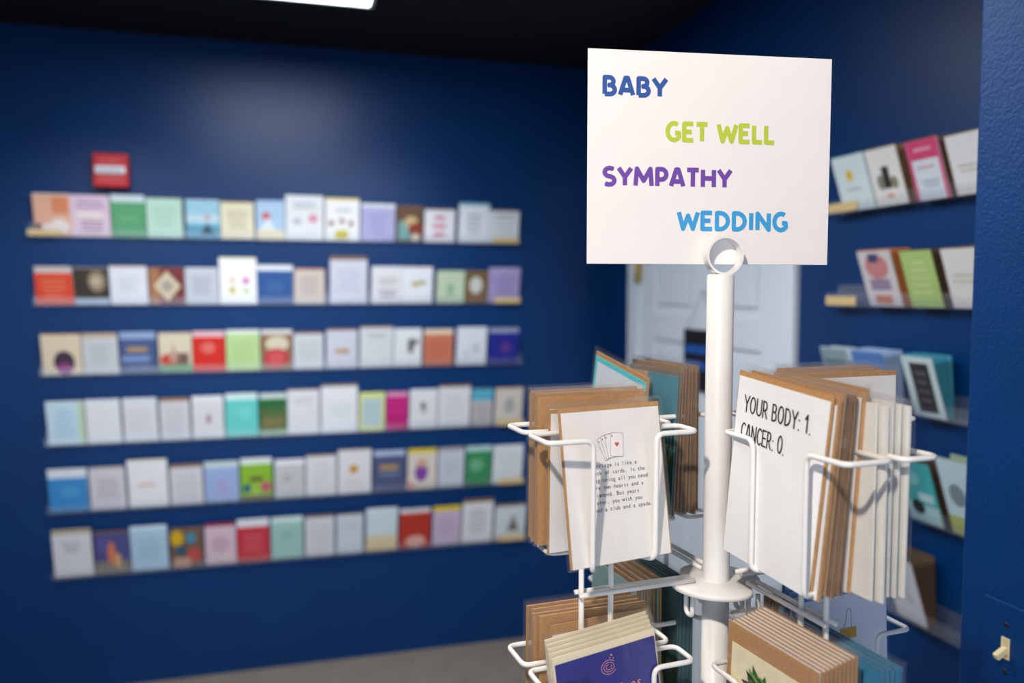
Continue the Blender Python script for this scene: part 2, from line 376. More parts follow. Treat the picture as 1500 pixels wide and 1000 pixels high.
ROWS = [
 [ # top ledge
 (48,103,283,1,PL,(232,178,152),[('r',.5,.55,.95,.95,(226,140,100)),('e',.1,.02,.5,.3,(238,226,224)),('e',.4,.05,.95,.42,(240,228,224)),('r',.02,.1,.2,.3,(120,90,110))],'peach and orange'),
 (103,161,285,1,(214,190,210),(230,204,220),[T(2,(160,130,180),.1,.66,.9,.9),('r',.15,.46,.8,.6,(240,228,220)),T(3,(150,120,140),.2,.1,.85,.42)],'pale pink with purple lettering'),
 (162,213,285,10,(212,226,230),(94,166,118),[T(2,(140,195,155),.2,.45,.8,.6)],'medium green'),
 (214,267,289,1,BR,(192,226,208),[T(3,(170,208,190))],'pale mint green'),
 (272,322,292,1,PL,(160,205,224),[('r',0,.45,1,.62,(200,222,232)),('r',0,0,1,.35,(96,160,186)),('v',.4,.1,.85,.42,(50,72,96)),('e',.55,.5,.72,.62,(214,150,160))],'light blue seascape'),
 (323,372,294,2,BR,(236,228,198),[T(6,(190,180,150))],'cream with fine lettering'),
 (375,417,293,2,(170,190,220),(178,206,232),[('r',0,0,1,.25,(236,224,190)),('e',.2,.52,.5,.72,(214,70,80)),('v',.1,.25,.7,.6,(226,232,240))],'sky blue with a red spot'),
 (418,474,286,1,PL,W_,[T(2,GY,.2,.7,.85,.88),('e',.6,.4,.85,.6,(222,150,170)),('e',.2,.35,.4,.5,(190,190,200))],'tall white with faint drawings'),
 (476,527,290,3,(232,214,120),(240,240,240),[('r',.3,.04,.66,.26,(206,190,40)),('e',.1,.36,.25,.5,(150,90,80)),('e',.42,.42,.56,.56,(150,110,90)),('e',.68,.36,.82,.5,(150,90,80)),T(1,GY,.25,.7,.8,.8)],'white with a yellow square'),
 (529,579,298,5,(230,236,240),(178,176,218),[('t',.2,.2,.8,.8,(160,150,205),4)],'lavender with a white rim'),
 (581,620,301,2,BR,(110,82,62),[('r',.08,.05,.5,.6,(120,170,170)),('e',.3,.4,.8,.75,(206,176,130)),('e',.45,.2,1,.55,(140,60,44)),('e',.55,.02,.9,.24,(220,210,190))],'dark brown illustrated'),
 (622,667,305,2,BR,(232,230,236),[T(3,(206,80,120),.25,.1,.75,.88)],'white with pink lettering'),
 (672,717,297,4,(120,180,196),(226,230,236),[T(4,GY,.25,.2,.75,.8)],'white with a teal rim'),
 (717,761,307,2,BR,(220,226,230),[('r',.2,.84,.8,.88,(170,130,120)),T(3,(205,205,212))],'pale grey with a thin brown line')],
 [ # second
 (50,106,390,9,(206,192,188),(222,72,42),[T(5,(232,128,100),.15,.15,.85,.85)],'red orange'),
 (108,158,391,2,(150,140,130),(62,54,46),[('e',.4,.35,.95,.95,(150,134,110)),('e',.5,.5,.8,.8,(190,176,150)),('r',0,0,1,.16,(170,190,214))],'dark photo'),
 (160,216,388,2,BR,(226,228,234),[T(4,(206,208,214),.25,.3,.75,.75)],'plain white with faint lettering'),
 (218,270,391,1,BR,(122,56,58),[('r',0,0,.3,1,(170,118,84)),('d',.12,.08,.9,.92,(214,200,170)),('d',.3,.3,.72,.7,(170,160,150))],'maroon with a cream diamond'),
 (271,320,392,2,PL,(196,201,210),[T(6,(160,166,178))],'light grey'),
 (321,376,377,1,(226,216,130),(244,244,246),[('e',.62,.44,.8,.58,(206,80,170)),('e',.25,.22,.42,.38,(206,190,60)),('e',.25,.46,.42,.58,(240,200,170)),('e',.62,.22,.8,.36,(200,220,160))],'tall white with coloured dots'),
 (376,429,388,8,(232,234,240),(48,88,150),[T(3,(80,116,172),.2,.3,.8,.7)],'deep blue'),
 (431,476,393,2,(190,120,100),(208,196,186),[T(5,(176,160,160))],'beige pink'),
 (483,538,375,6,(132,106,88),(208,210,224),[T(5,(190,194,212))],'tall lilac white'),
 (544,590,390,3,PL,(222,222,226),[T(2,(176,170,160),.2,.52,.85,.75),T(2,(140,120,150),.2,.15,.85,.42)],'white with two text blocks'),
 (590,634,390,1,BR,(228,230,236),[('e',.3,.45,.56,.62,(196,170,120)),('e',.5,.5,.8,.64,(180,176,130))],'white with a tan leaf'),
 (640,681,396,2,(170,190,160),(190,206,180),[('e',.35,.2,.65,.65,(150,180,150))],'sage green'),
 (681,716,396,2,BR,(112,92,52),[('e',.2,.3,.75,.85,(205,205,200)),('r',.2,.08,.75,.2,(150,80,50))],'olive brown framed'),
 (716,762,392,2,(190,182,206),(168,152,200),[T(4,(140,124,180))],'purple')],
 [ # third
 (60,119,488,2,BR,(228,210,182),[('e',.28,.02,.82,.6,(70,52,70)),('e',.34,0,.76,.3,(150,70,130))],'cream with a dark dome shape'),
 (120,173,488,6,TAN,(206,208,210),[T(5,(186,188,192))],'pale grey'),
 (175,229,486,10,(152,172,212),(76,94,138),[('r',.2,.62,.75,.76,(180,150,110)),('r',.05,.34,.8,.5,(130,156,204)),T(2,(110,130,170),.2,.05,.8,.28)],'slate blue with a tan bar'),
 (232,281,487,2,TAN,(222,210,184),[('e',.02,.15,.5,.48,(204,76,66)),('r',.5,.2,.9,.5,(120,90,80)),('r',0,0,1,.2,(110,160,120)),('v',.3,.3,.6,.75,(190,160,140))],'cream landscape'),
 (282,330,485,8,(228,190,196),(216,44,34),[('e',.25,.5,.7,.85,(226,110,100))],'bright red'),
 (331,381,483,6,(222,232,220),(186,216,150),[T(4,(172,204,140))],'light green'),
 (382,428,483,6,(222,222,220),(150,110,86),[('e',.15,.5,.9,.95,(214,206,180)),('e',.1,.05,.9,.6,(198,60,64)),('e',.25,.15,.75,.5,(214,90,90))],'brown with a red circle'),
 (430,474,486,3,BR,(208,212,216),[T(6,(186,190,196))],'grey white'),
 (478,524,481,3,BR,(208,208,222),[('e',.25,.38,.55,.52,(190,164,120)),('e',.45,.38,.75,.52,(180,150,110))],'lilac white with a tan leaf'),
 (527,576,477,3,BR,(216,218,222),[T(2,(176,178,184),.15,.72,.85,.88)],'tall white'),
 (577,618,481,3,PL,(226,228,232),[('e',.5,.35,.72,.8,(96,92,92)),('e',.66,.6,.9,.76,(120,116,112))],'white with a dark plant'),
 (621,664,482,8,(226,208,184),(204,120,90),[T(5,(186,96,70))],'salmon'),
 (669,713,479,3,PL,(222,226,232),[('e',.5,.3,.8,.6,(198,202,208)),('e',.2,.2,.5,.4,(206,210,216))],'pale blue white'),
 (716,760,480,8,(150,158,190),(28,34,138),[('e',.4,.35,.75,.7,(90,50,140))],'royal blue')],
 [ # fourth
 (68,123,588,1,PL,(208,232,242),[('t',.15,.15,.8,.85,(168,208,232),7),('r',.86,0,1,1,(206,226,190))],'pale cyan with lettering'),
 (125,177,585,2,PL,(236,237,240),[],'blank white'),
 (180,231,583,3,PL,(226,227,231),[T(4,(214,216,220))],'white faintly lettered'),
 (234,278,583,5,(166,124,88),(220,220,226),[('t',.1,.1,.9,.9,(196,198,206),7)],'grey white with a kraft rim'),
 (281,328,580,5,(236,236,240),(224,224,228),[('e',.44,.38,.6,.62,(176,130,150))],'white with a small pink figure'),
 (330,378,576,9,(220,240,240),(108,212,204),[('e',.4,.5,.8,.8,(122,220,212))],'turquoise'),
 (380,420,576,8,(208,224,220),(84,112,64),[('r',.1,.2,.9,.5,(128,124,76)),('r',0,.75,1,1,(44,110,60)),('r',0,0,1,.12,(160,190,160))],'dark green landscape'),
 (421,468,569,2,BR,(228,229,233),[T(2,(200,202,208),.15,.68,.85,.84)],'white with a top heading'),
 (470,524,562,4,(140,120,110),(236,237,242),[T(2,(214,222,228),.2,.35,.8,.6)],'large white'),
 (526,564,575,1,(220,228,150),(224,230,154),[('r',.12,.12,.88,.86,(186,210,214))],'yellow green framed pale blue'),
 (566,598,574,7,(226,150,190),(206,36,130),[T(2,(170,20,100),.1,.2,.9,.45)],'magenta'),
 (600,641,570,2,PL,(230,231,235),[('e',.4,.5,.58,.7,(96,84,84)),('e',.44,.4,.6,.5,(170,160,160))],'white with a dark spot'),
 (642,689,563,4,BR,(226,227,231),[T(4,(212,214,218))],'white with a kraft top edge'),
 (691,722,569,3,(90,150,170),(196,190,192),[('r',0,.72,1,1,(86,178,206)),T(4,(170,156,160),.1,.1,.9,.6)],'teal and grey'),
 (725,766,567,2,(150,116,86),(214,206,196),[('e',.35,.3,.7,.75,(170,172,168)),('r',0,0,1,.1,(226,206,176))],'brown edged cream')],
 [ # fifth
 (70,128,687,13,(236,240,246),(62,146,212),[('e',.3,.4,.8,.75,(84,160,218))],'bright blue'),
 (131,184,684,4,(200,190,186),(224,220,228),[T(5,(196,180,196))],'pale lilac lettered'),
 (187,246,673,1,(220,206,150),(245,245,246),[T(1,(228,160,120),.25,.42,.7,.52)],'tall white with orange lettering'),
 (249,297,680,5,(150,116,92),(224,224,230),[('t',.1,.1,.9,.85,(204,206,212),7)],'white with a brown rim'),
 (299,350,676,9,(206,222,224),(164,186,228),[('e',.35,.2,.7,.7,(176,172,222))],'periwinkle blue'),
 (352,399,671,9,(236,240,240),(146,196,56),[('r',.3,.52,.7,.64,(110,84,54)),('e',.05,.2,.35,.45,(50,110,130)),('e',.62,.2,.98,.5,(206,96,120)),('e',.3,.1,.6,.4,(170,206,80)),('r',0,0,1,.12,(120,110,70))],'lime green picture'),
 (402,446,673,8,(238,239,243),(206,207,208),[('e',.3,.45,.55,.7,(186,186,182))],'light grey with a white rim'),
 (448,493,665,3,BR,(230,230,232),[('t',.15,.15,.85,.85,(216,216,220),5)],'white with a dark top edge'),
 (495,544,657,2,(130,110,100),(234,232,234),[('e',.34,.46,.6,.66,(216,146,30)),T(2,(220,200,200),.15,.15,.85,.3)],'white with an orange sun'),
 (547,593,660,8,(186,200,226),(84,92,130),[('r',.2,.6,.78,.74,(190,150,100)),('r',.2,.44,.78,.54,(120,130,160))],'slate blue with an orange bar'),
 (597,640,657,7,(226,200,24),(228,218,206),[('e',.25,.2,.7,.72,(136,72,166)),('e',.3,.6,.65,.85,(220,170,150)),('e',.02,.02,.25,.2,(230,150,140))],'cream with purple art and yellow rim'),
 (642,680,655,6,(170,166,170),(210,212,224),[T(5,(192,196,208))],'pale lavender'),
 (682,720,653,9,(180,214,214),(56,144,92),[('e',.15,.4,.7,.8,(110,180,138))],'emerald green'),
 (722,766,652,2,PL,(228,232,236),[('t',.1,.2,.9,.9,(216,220,226),6)],'bluish white')],
 [ # bottom
 (77,135,775,7,(190,176,150),(230,230,233),[T(3,(172,172,178),.25,.55,.7,.82)],'white with grey lettering and tan rim'),
 (138,190,778,3,BR,(84,84,142),[('r',0,0,1,.3,(140,130,124)),('e',.36,.2,.6,.8,(222,126,90)),('e',.55,.1,.75,.5,(214,170,120)),('e',.1,.5,.4,.9,(96,92,160))],'purple with an orange figure'),
 (191,246,770,5,(216,232,244),(186,214,236),[T(6,(160,194,222))],'pale blue lettered'),
 (249,297,773,2,BR,(122,96,76),[('e',.02,.55,.42,.98,(222,180,30)),('e',.5,.6,.8,.9,(70,150,176)),('e',.15,.3,.5,.6,(60,90,120)),('e',.5,.1,.95,.5,(196,84,80)),('r',.1,0,.6,.25,(206,160,140))],'brown with coloured balloons'),
 (300,346,766,5,(150,28,52),(226,198,212),[('e',.2,.3,.8,.75,(214,176,196)),('e',.5,.05,.9,.3,(230,206,200))],'pink floral'),
 (347,395,760,12,(232,234,240),(208,58,70),[T(4,(220,110,116))],'crimson'),
 (397,444,757,8,(216,234,230),(164,206,198),[('e',.3,.5,.7,.75,(150,196,190))],'seafoam green'),
 (447,490,754,4,(130,104,86),(222,223,228),[('t',.1,.1,.9,.85,(208,210,216),6)],'white with a dark kraft rim'),
 (493,532,752,2,BR,(214,222,230),[T(2,(190,204,214),.2,.6,.8,.8)],'pale icy blue'),
 (536,582,744,3,PL,(214,230,236),[('r',0,0,1,.3,(228,206,166)),('r',0,.3,1,.42,(222,222,206))],'pale blue and sand'),
 (585,631,745,7,(226,222,226),(188,54,36),[('e',.2,-.0,.85,.35,(226,170,160))],'brick red with a pale mound'),
 (634,675,741,8,(226,196,20),(204,186,210),[T(5,(180,160,192))],'lavender with a yellow rim'),
 (677,722,730,6,(128,98,72),(228,229,232),[T(6,(176,178,186),.15,.2,.85,.85)],'tall lettered white'),
 (725,770,738,4,(128,98,72),(212,222,226),[('v',.4,.25,.8,.75,(120,112,100)),('r',0,0,1,.1,(226,206,170))],'pale blue with a dark bird')]]
LEDGE = [((40, 346), (760, 357), 'LR'), ((57, 448), (762, 444), 'R'), ((62, 552), (765, 533), ''), ((65, 655), (767, 622), 'R'), ((72, 755), (767, 707), 'R'), ((75, 848), (769, 792), 'R')]
ORD = ['first', 'second', 'third', 'fourth', 'fifth', 'sixth', 'seventh', 'eighth', 'ninth', 'tenth', 'eleventh', 'twelfth', 'thirteenth', 'fourteenth', 'fifteenth']
RN = ['top', 'second', 'third', 'fourth', 'fifth', 'bottom']
tanstrip = mat('tan_label_strip', (206, 180, 132), .6, noise=.08, scale=120)
def ledge(name_label, M, L, ends, slot=.022, lip=.026):
    """clear J-shaped ledge: along local x, wall behind at y=0, front toward -y, cards stand on z=0"""
    o = empty('card_ledge', M); tag(o, name_label, 'shelf')
    t = .003
    MB().box(-L/2, L/2, -t-.0002, -.0002, -t, .05, acrylic).build('back_plate', o)
    MB().box(-L/2, L/2, -slot-2*t, -t-.0002, -t, -.0003, acrylic).build('base', o)
    MB().box(-L/2, L/2, -slot-2*t, -slot-t, -.0003, lip, acrylic).build('lip', o)
    for e in ends:
        s = -1 if e == 'L' else 1
        x = s*(L/2-.055)
        MB().box(x-.055, x+.055, -slot-2*t-.0012, -slot-2*t-.0002, 0, .022, tanstrip).build('label_strip', o)
    return o
lean = math.radians(13)
for ri, ((l, r, ends), row) in enumerate(zip(LEDGE, ROWS)):
    A, B = on(*l, 1, D-.028), on(*r, 1, D-.028); zr = (A.z+B.z)/2+.003
    x0 = min(A.x, on(row[0][0], l[1], 1, D-.03).x-.005); x1 = max(B.x, on(row[-1][1], r[1], 1, D-.05).x+.003)
    ledge('clear acrylic card ledge, %s of the six on the back wall' % RN[ri], Matrix.Translation(((x0+x1)/2, D, zr)), x1-x0, ends)
    for i, (a, b, top, sp, scol, base, arts, desc) in enumerate(row):
        pa, pb = on(a, top+30, 1, D-.032), on(b, top+30, 1, D-.032)
        cx = (pa.x+pb.x)/2; wd = pb.x-pa.x-.0015
        tz = on((a+b)/2, top, 1, D-.05).z
        kp = (on(500, top, 1, D-.05).z-on(500, top+10, 1, D-.05).z)/10
        hh = (tz-zr)/math.cos(lean)-.001; strip = max(sp*kp, .002); hh -= strip
        M = Matrix.Translation((cx, D-.0085, zr+.0004)) @ Matrix.Rotation(lean, 4, 'X')
        wall_card(M, wd, hh, base, strip, scol, arts, '%s card, %s from left, %s back wall ledge' % (desc, ORD[i], RN[ri]), 'cards on the %s back wall ledge' % RN[ri], ex=.002 if i % 3 == 0 else 0)

# right wall: clear ledges seen from the side, cards tipping forward in stacks
Rr = Matrix.Rotation(math.radians(-90), 4, 'Z')        # local -y (front) -> world -x
RIGHT = [
 (1220, 303, [
  (1238,1288,300,228,(216,230,234),(110,170,178),[('e',.35,.55,.55,.75,(226,184,40)),T(1,GY,.25,.35,.75,.42)],'white card with a yellow spot',2),
  (1287,1336,297,216,(228,228,226),(120,92,66),[('r',.4,.3,.62,.68,(44,46,52)),('e',.2,.28,.42,.55,(130,130,110)),('e',.62,.28,.84,.5,(140,136,110)),('e',.4,.14,.65,.2,(214,140,120))],'white card with a dark tower drawing',3),
  (1346,1398,289,203,(214,222,232),(100,70,56),[('r',0,.68,1,1,(206,70,116)),T(1,(232,170,190),.15,.78,.85,.9),('r',0,0,.1,1,(206,90,130)),('r',.9,0,1,1,(206,90,130)),T(2,(170,180,196),.2,.2,.85,.35),T(1,(206,90,110),.2,.52,.8,.57)],'pink topped card with a white panel',3),
  (1404,1462,287,193,(222,224,226),(110,84,62),[T(2,(184,184,180),.2,.35,.85,.52)],'white card cut off by the near wall',2)],'topmost ledge on the right wall'),
 (1218, 447, [
  (1276,1328,446,366,(206,202,206),(176,110,60),[('e',.15,.5,.85,.95,(196,130,130)),('r',.3,.8,.6,.95,(60,70,110)),('r',.2,.3,.8,.5,(150,130,160)),('r',.25,.05,.75,.2,(190,120,100))],'card with a pink badge and orange edges',5),
  (1338,1388,448,365,(168,196,120),(72,58,44),[T(5,(190,210,150),.15,.2,.85,.85)],'leaf green card',4),
  (1398,1466,452,361,(214,214,214),(90,68,50),[T(2,(190,188,180),.1,.4,.9,.6)],'off white card beside the near wall',4)],'second ledge down on the right wall'),
 (1216, 575, [
  (1222,1262,572,508,(140,160,172),(180,196,206),[('r',.1,.2,.9,.8,(96,120,136)),T(2,(160,176,186),.2,.4,.8,.6)],'grey slate card',2),
  (1268,1318,582,513,(84,128,196),(150,176,210),[T(3,(110,150,206),.15,.3,.85,.7)],'cornflower blue card',5),
  (1342,1392,602,520,(196,216,220),(60,140,164),[('r',.22,.08,.82,.9,(52,50,54)),T(4,(96,94,98),.3,.2,.75,.8)],'teal backed card with a dark panel',4)],'third ledge down on the right wall'),
 (1300, 742, [
  (1336,1388,766,672,(70,178,182),(70,56,44),[('r',.0,.0,1,.3,(170,206,210)),('e',.15,.12,.55,.36,(40,42,48)),('e',.1,.6,.6,.85,(130,206,206)),('r',.45,.36,.9,.5,(190,222,226))],'teal card with a black animal',4),
  (1398,1450,782,672,(190,214,226),(150,170,150),[('r',0,0,1,.25,(170,180,110)),('e',.2,.4,.7,.7,(120,140,150))],'pale blue card with a green foreground',2)],'fourth ledge down on the right wall'),
 (1290, 876, [
  (1316,1364,908,812,(206,210,220),(96,78,60),[('e',.3,.4,.6,.62,(180,184,194)),('e',.55,.3,.75,.45,(186,188,200))],'white card at the head of a kraft stack',6)],'lowest ledge on the right wall')]
zR = [H+.190, H-.037, H-.270, H-.497, H-.726]
for k, (lx, ly, cards, lname) in enumerate(RIGHT):
    fy = on(lx, ly, 0, RW-.02).y; ny = PV+.06; zr = zR[k]+.003
    ledge('clear acrylic card ledge, %s' % lname, Matrix.Translation((RW, (fy+ny)/2, zr)) @ Rr, fy-ny, 'L' if k < 2 else '', slot=.03, lip=.03)
    for j, (xa, xb, yb_, top, base, scol, arts, desc, n) in enumerate(cards):
        ya_, yc_ = on(xa, yb_, 0, RW-.024).y, on(xb, yb_, 0, RW-.024).y
        wd = abs(ya_-yc_)*.93; cy = (ya_+yc_)/2
        ln = math.radians(19)
        tp = on((xa+xb)/2-28, top, 0, RW-.07).z; hh = (tp-zr)/math.cos(ln)-.004
        for q in range(n):
            f = q/max(1, n)
            lq = ln*(1-f*.95)
            M = Matrix.Translation((RW-.0285+.0245*f, cy+(0 if q == 0 else random.uniform(-.002, .002)), zr+.0004)) @ Rr @ Matrix.Rotation(lq, 4, 'X')
            if q == 0:
                wall_card(M, wd, hh, base, .003, scol, arts, desc+', '+lname, 'front cards on the right wall')
            else:
                wall_card(M, wd, hh*random.uniform(.97, 1), scol, .002, scol, [], 'card behind the '+desc, 'stack behind the '+desc)

# ------------------------------------------------------------------ spinner rack
HX, HY, ZH = .441, .764, H-.309
BASE = 4.4                                            # angle of the first arm in plan
ARM = {'L': 184.4, 'R': 274.4, 'E': 4.4, 'B': 94.4}   # left, near, right and back arm
OFF = {'L': -.004, 'R': .026, 'E': 0, 'B': -.006}             # tangential play of each arm on its hub
rack = empty('spinner_rack', Matrix.Translation((HX, HY, 0)))
tag(rack, 'white wire spinner rack on a round post holding greeting cards', 'display rack')
MB().lathe([(0, .004), (.20, .004), (.205, .010), (.20, .018), (.06, .030), (.02, .034), (.0, .034)], whitem, 48).build('base', rack)
MB().lathe([(.0142, .03), (.0142, ZH-.016), (0, ZH-.016)], whitem, 36).build('lower_post', rack)
MB().lathe([(.0142, ZH-.015), (.0192, ZH-.015), (.0198, ZH-.0110), (.0192, ZH-.0068), (.0142, ZH-.0068)], chrome, 36).build('collar', rack)
ZP = H+.018
MB().lathe([(.0141, ZH-.001), (.0141, ZP-.0015), (.0126, ZP), (0, ZP)], whitem, 36).build('upper_post', rack)
def hub_plate(z):
    n = 72; vs = []; prof = [(.95, .006), (1, .0075), (1, .0112), (.97, .0125), (.4, .0128)]
    for k in range(n):
        a = 360*k/n; r = .051
        for c, dpt, wdt in ((318, .015, 22), (140, .014, 22)):
            dd = (a-c+180) % 360-180; r -= dpt*math.exp(-(dd/wdt)**2)
        for f, zz in prof: vs.append((r*f*math.cos(math.radians(a)), r*f*math.sin(math.radians(a)), z-.0125+zz))
    P = len(prof); fs = []
    for k in range(n):
        for i in range(P-1): fs.append([k*P+i, ((k+1) % n)*P+i, ((k+1) % n)*P+i+1, k*P+i+1])
    fs.append([k*P for k in range(n)][::-1]); fs.append([k*P+P-1 for k in range(n)])
    m_ = MB(); m_.add(vs, fs, whitem, True); return m_
hp = hub_plate(ZH).build('hub_plate', rack)
# sign holder ring on top of the post
RA = math.radians(-7)                                  # yaw of the sign and its ring
rg = MB(); rr0, rr1, hwid = .0202, .0180, .0060
rg.lathe([(rr0, -hwid), (rr0, hwid), (rr1, hwid), (rr1, -hwid), (rr0, -hwid)], whitem, 48, Matrix.Translation((.003, 0, ZP+rr0-.0008)) @ Matrix.Rotation(RA, 4, 'Z') @ Matrix.Rotation(math.radians(90), 4, 'X'), smooth=False)
rg.build('sign_ring', rack)
CEN = .134
def frame(arm):
    a = math.radians(ARM[arm]); d = Vector((math.cos(a), math.sin(a), 0)); n = Vector((-math.sin(a), math.cos(a), 0))
    return d, n
def P(arm, r, n, z):
    d, nn = frame(arm); return d*r+nn*(n+OFF[arm])+Vector((0, 0, ZH+z))
WR = .0026
for arm in ARM:
    AE = .146 if arm == 'R' else .162
    am = MB().tube([P(arm, .028, -.0058, .003), P(arm, AE, -.0058, .003)], WR, whitem).tube([P(arm, .028, .0058, .003), P(arm, AE, .0058, .003)], WR, whitem)
    am = am.build('arm', rack)
    for r in {'L': (.124, .157), 'R': (.104, .138)}.get(arm, (.112, .146)):
        MB().tube([P(arm, r, 0, .178), P(arm, r, 0, -.32)], .0029, whitem).build('spine_rod', rack)
    MB().tube([P(arm, .030, -.006, -.010), P(arm, .030, -.006, -.036), P(arm, .030, .006, -.036), P(arm, .030, .006, -.010)], .0026, whitem, .006).build('hook', rack)
    for tier in (0, -.235):
        for sd in (1, -1):
            zt_, zb_ = .170+tier, .045+tier
            pk = MB(); dp = .043 if (arm, sd) == ('R', 1) else .065 if (arm, sd, tier) == ('R', -1, -.235) else .054
            for e in (-1, 1):
                if (arm, sd, e) == ('L', 1, -1): dp = .043
                elif (arm, sd) == ('L', 1): dp = .055
                pk.tube([P(arm, CEN+e*.016, sd*.006, zt_), P(arm, CEN+e*.083, sd*.006, zt_), P(arm, CEN+e*.083, sd*dp, zt_), P(arm, CEN+e*.037, sd*dp, zt_),
                         P(arm, CEN+e*.037, sd*dp, zb_), P(arm, CEN+e*.017, sd*.006, zb_)], WR, whitem, .009)
            if (arm, sd) != ('L', 1) and arm != 'R':
                pk.tube([P(arm, CEN-.017, sd*.006, zb_), P(arm, CEN-.055, sd*.008, zb_), P(arm, CEN-.055, sd*dp*.8, zb_), P(arm, CEN+.055, sd*dp*.8, zb_), P(arm, CEN+.055, sd*.008, zb_), P(arm, CEN+.017, sd*.006, zb_)], .0022, whitem, .009)
            pk.build('wire_pocket', rack)

# ------------------------------------------------------------------ cards in the rack
def pocket_matrix(arm, side, r, nb, zb, ln=0, dphi=0, roll=0):
    d, n0 = frame(arm); n0 = n0*side
    a = math.radians(ARM[arm]+dphi); n = Vector((-math.sin(a), math.cos(a), 0))*side
    o = Vector((HX, HY, ZH))+d*r+n0*nb+Vector((0, 0, zb))
    up = Vector((0, 0, math.cos(ln)))-n*math.sin(ln)
    rt = Vector((0, 0, 1)).cross(n)
    X = rt*math.cos(roll)+up*math.sin(roll); Z = -rt*math.sin(roll)+up*math.cos(roll); Y = Z.cross(X)
    M = Matrix((X, Y, Z)).transposed().to_4x4(); M.translation = o; return M
def rack_card(w, h, face, env, art=None, sleeve=True, et=.0012, ew=.004, eh=.005, back=None):
    """prototype: folded card in front (toward -y), envelope behind it, clear sleeve around both"""
    o = empty('greeting_card')
    MB().box(-w/2, w/2, .0002, .0012, .0012, h, face).build('card', o)
    MB().box(-w/2-ew/2, w/2+ew/2, .0016, .0016+et, .001, h+eh, env).build('envelope', o)
    if back is not None: MB().box(-w/2, w/2, .0019+et, .0025+et, .002, h-.004, back).build('back_card', o)
    if art: art(o, w, h)
    if sleeve:
        y0, y1, W, z1 = -.0005, .0028+et, w/2+ew/2+.0025, h+eh+.006
        s_ = MB()
        for y in (y0, y1): s_.add([(-W, y, 0), (W, y, 0), (W, y, z1), (-W, y, z1)], [[0, 1, 2, 3]], sleeve_m)
        s_.add([(-W, y0, 0), (-W, y1, 0), (-W, y1, z1), (-W, y0, z1)], [[0, 1, 2, 3]], sleeve_m); s_.add([(W, y0, 0), (W, y1, 0), (W, y1, z1), (W, y0, z1)], [[0, 1, 2, 3]], sleeve_m)
        s_.add([(-W, y0, 0), (W, y0, 0), (W, y1, 0), (-W, y1, 0)], [[0, 1, 2, 3]], sleeve_m)
        s_.build('sleeve', o)
    return o
def put(o, M, label, group=None):
    o.matrix_world = M; tag(o, label, 'greeting card', group); SAME.setdefault(label, []).append(o); return o
ink = mat('black_ink', (34, 32, 34), .6); inkg = mat('grey_ink', (96, 92, 92), .6)
offw = mat('off_white_card', (240, 235, 230), .6, noise=.025, scale=25)
purew = mat('white_card', (240, 240, 240), .6, noise=.01)
rnd = random.Random(3)

# --- left arm, near side, upper: playing cards verse
def art_verse(o, w, h):
    y = -.0001; t = MB()
    lines = ['Marriage is like a', 'deck of cards. In the', 'beginning all you need', 'are two hearts and a', 'diamond. But years', 'later, you wish you', 'had a club and a spade.']
    for k, s in enumerate(lines): typed(t, s, -.0285, .0930-k*.0070, .00298, .0056, y, ink)
    t.build('lettering', o)
    dk = mat('ink_brown', (86, 60, 50)); cw = mat('playing_card_white', (243, 238, 234)); rd = mat('heart_red', (222, 84, 72))
    for k, (x, z, an) in enumerate(((-.016, .1115, 22), (-.013, .1125, 14), (-.0095, .113, 7), (-.003, .1135, -5))):
        m_ = MB(); Mr = Matrix.Translation((x+.006, y-.0001*(k+1), z)) @ Matrix.Rotation(math.radians(-an), 4, 'Y')
        hw_, hh_ = (.006, .0115) if k < 3 else (.0074, .0115)
        def rect(a, b, yy, mt, rd_=.0012):
            pts = []
            for sx, sz, q in ((1, 1, 0), (-1, 1, 90), (-1, -1, 180), (1, -1, 270)):
                for j in range(4):
                    g = math.radians(q+30*j); pts.append(Mr @ Vector((sx*(a-rd_)+rd_*math.cos(g), yy, sz*(b-rd_)+rd_*math.sin(g))))
            m_.add(pts, [list(range(16))], mt)
        rect(hw_, hh_, 0, dk); rect(hw_-.0003, hh_-.0003, -.00004, cw)
        m_.add([Mr @ Vector(p) for p in ((-hw_+.0012, -.00006, hh_-.004), (-hw_+.0022, -.00006, hh_-.004), (-hw_+.0022, -.00006, hh_-.002), (-hw_+.0012, -.00006, hh_-.002))], [[0, 1, 2, 3]], dk)
        if k == 3:
            pts = []
            for j in range(24):
                g = 2*math.pi*j/24; hx = 16*math.sin(g)**3; hz = 13*math.cos(g)-5*math.cos(2*g)-2*math.cos(3*g)-math.cos(4*g)
                pts.append(Mr @ Vector((hx*.00016, -.00008, hz*.00016+.0005)))
            m_.add(pts, [list(range(24))], rd)
        m_.build('playing_card_print', o)
put(rack_card(.114, .148, offw, kraft, art_verse), pocket_matrix('L', 1, .133, .0415, .047, .166, 7.0), 'white card with four playing cards and a typed marriage verse')
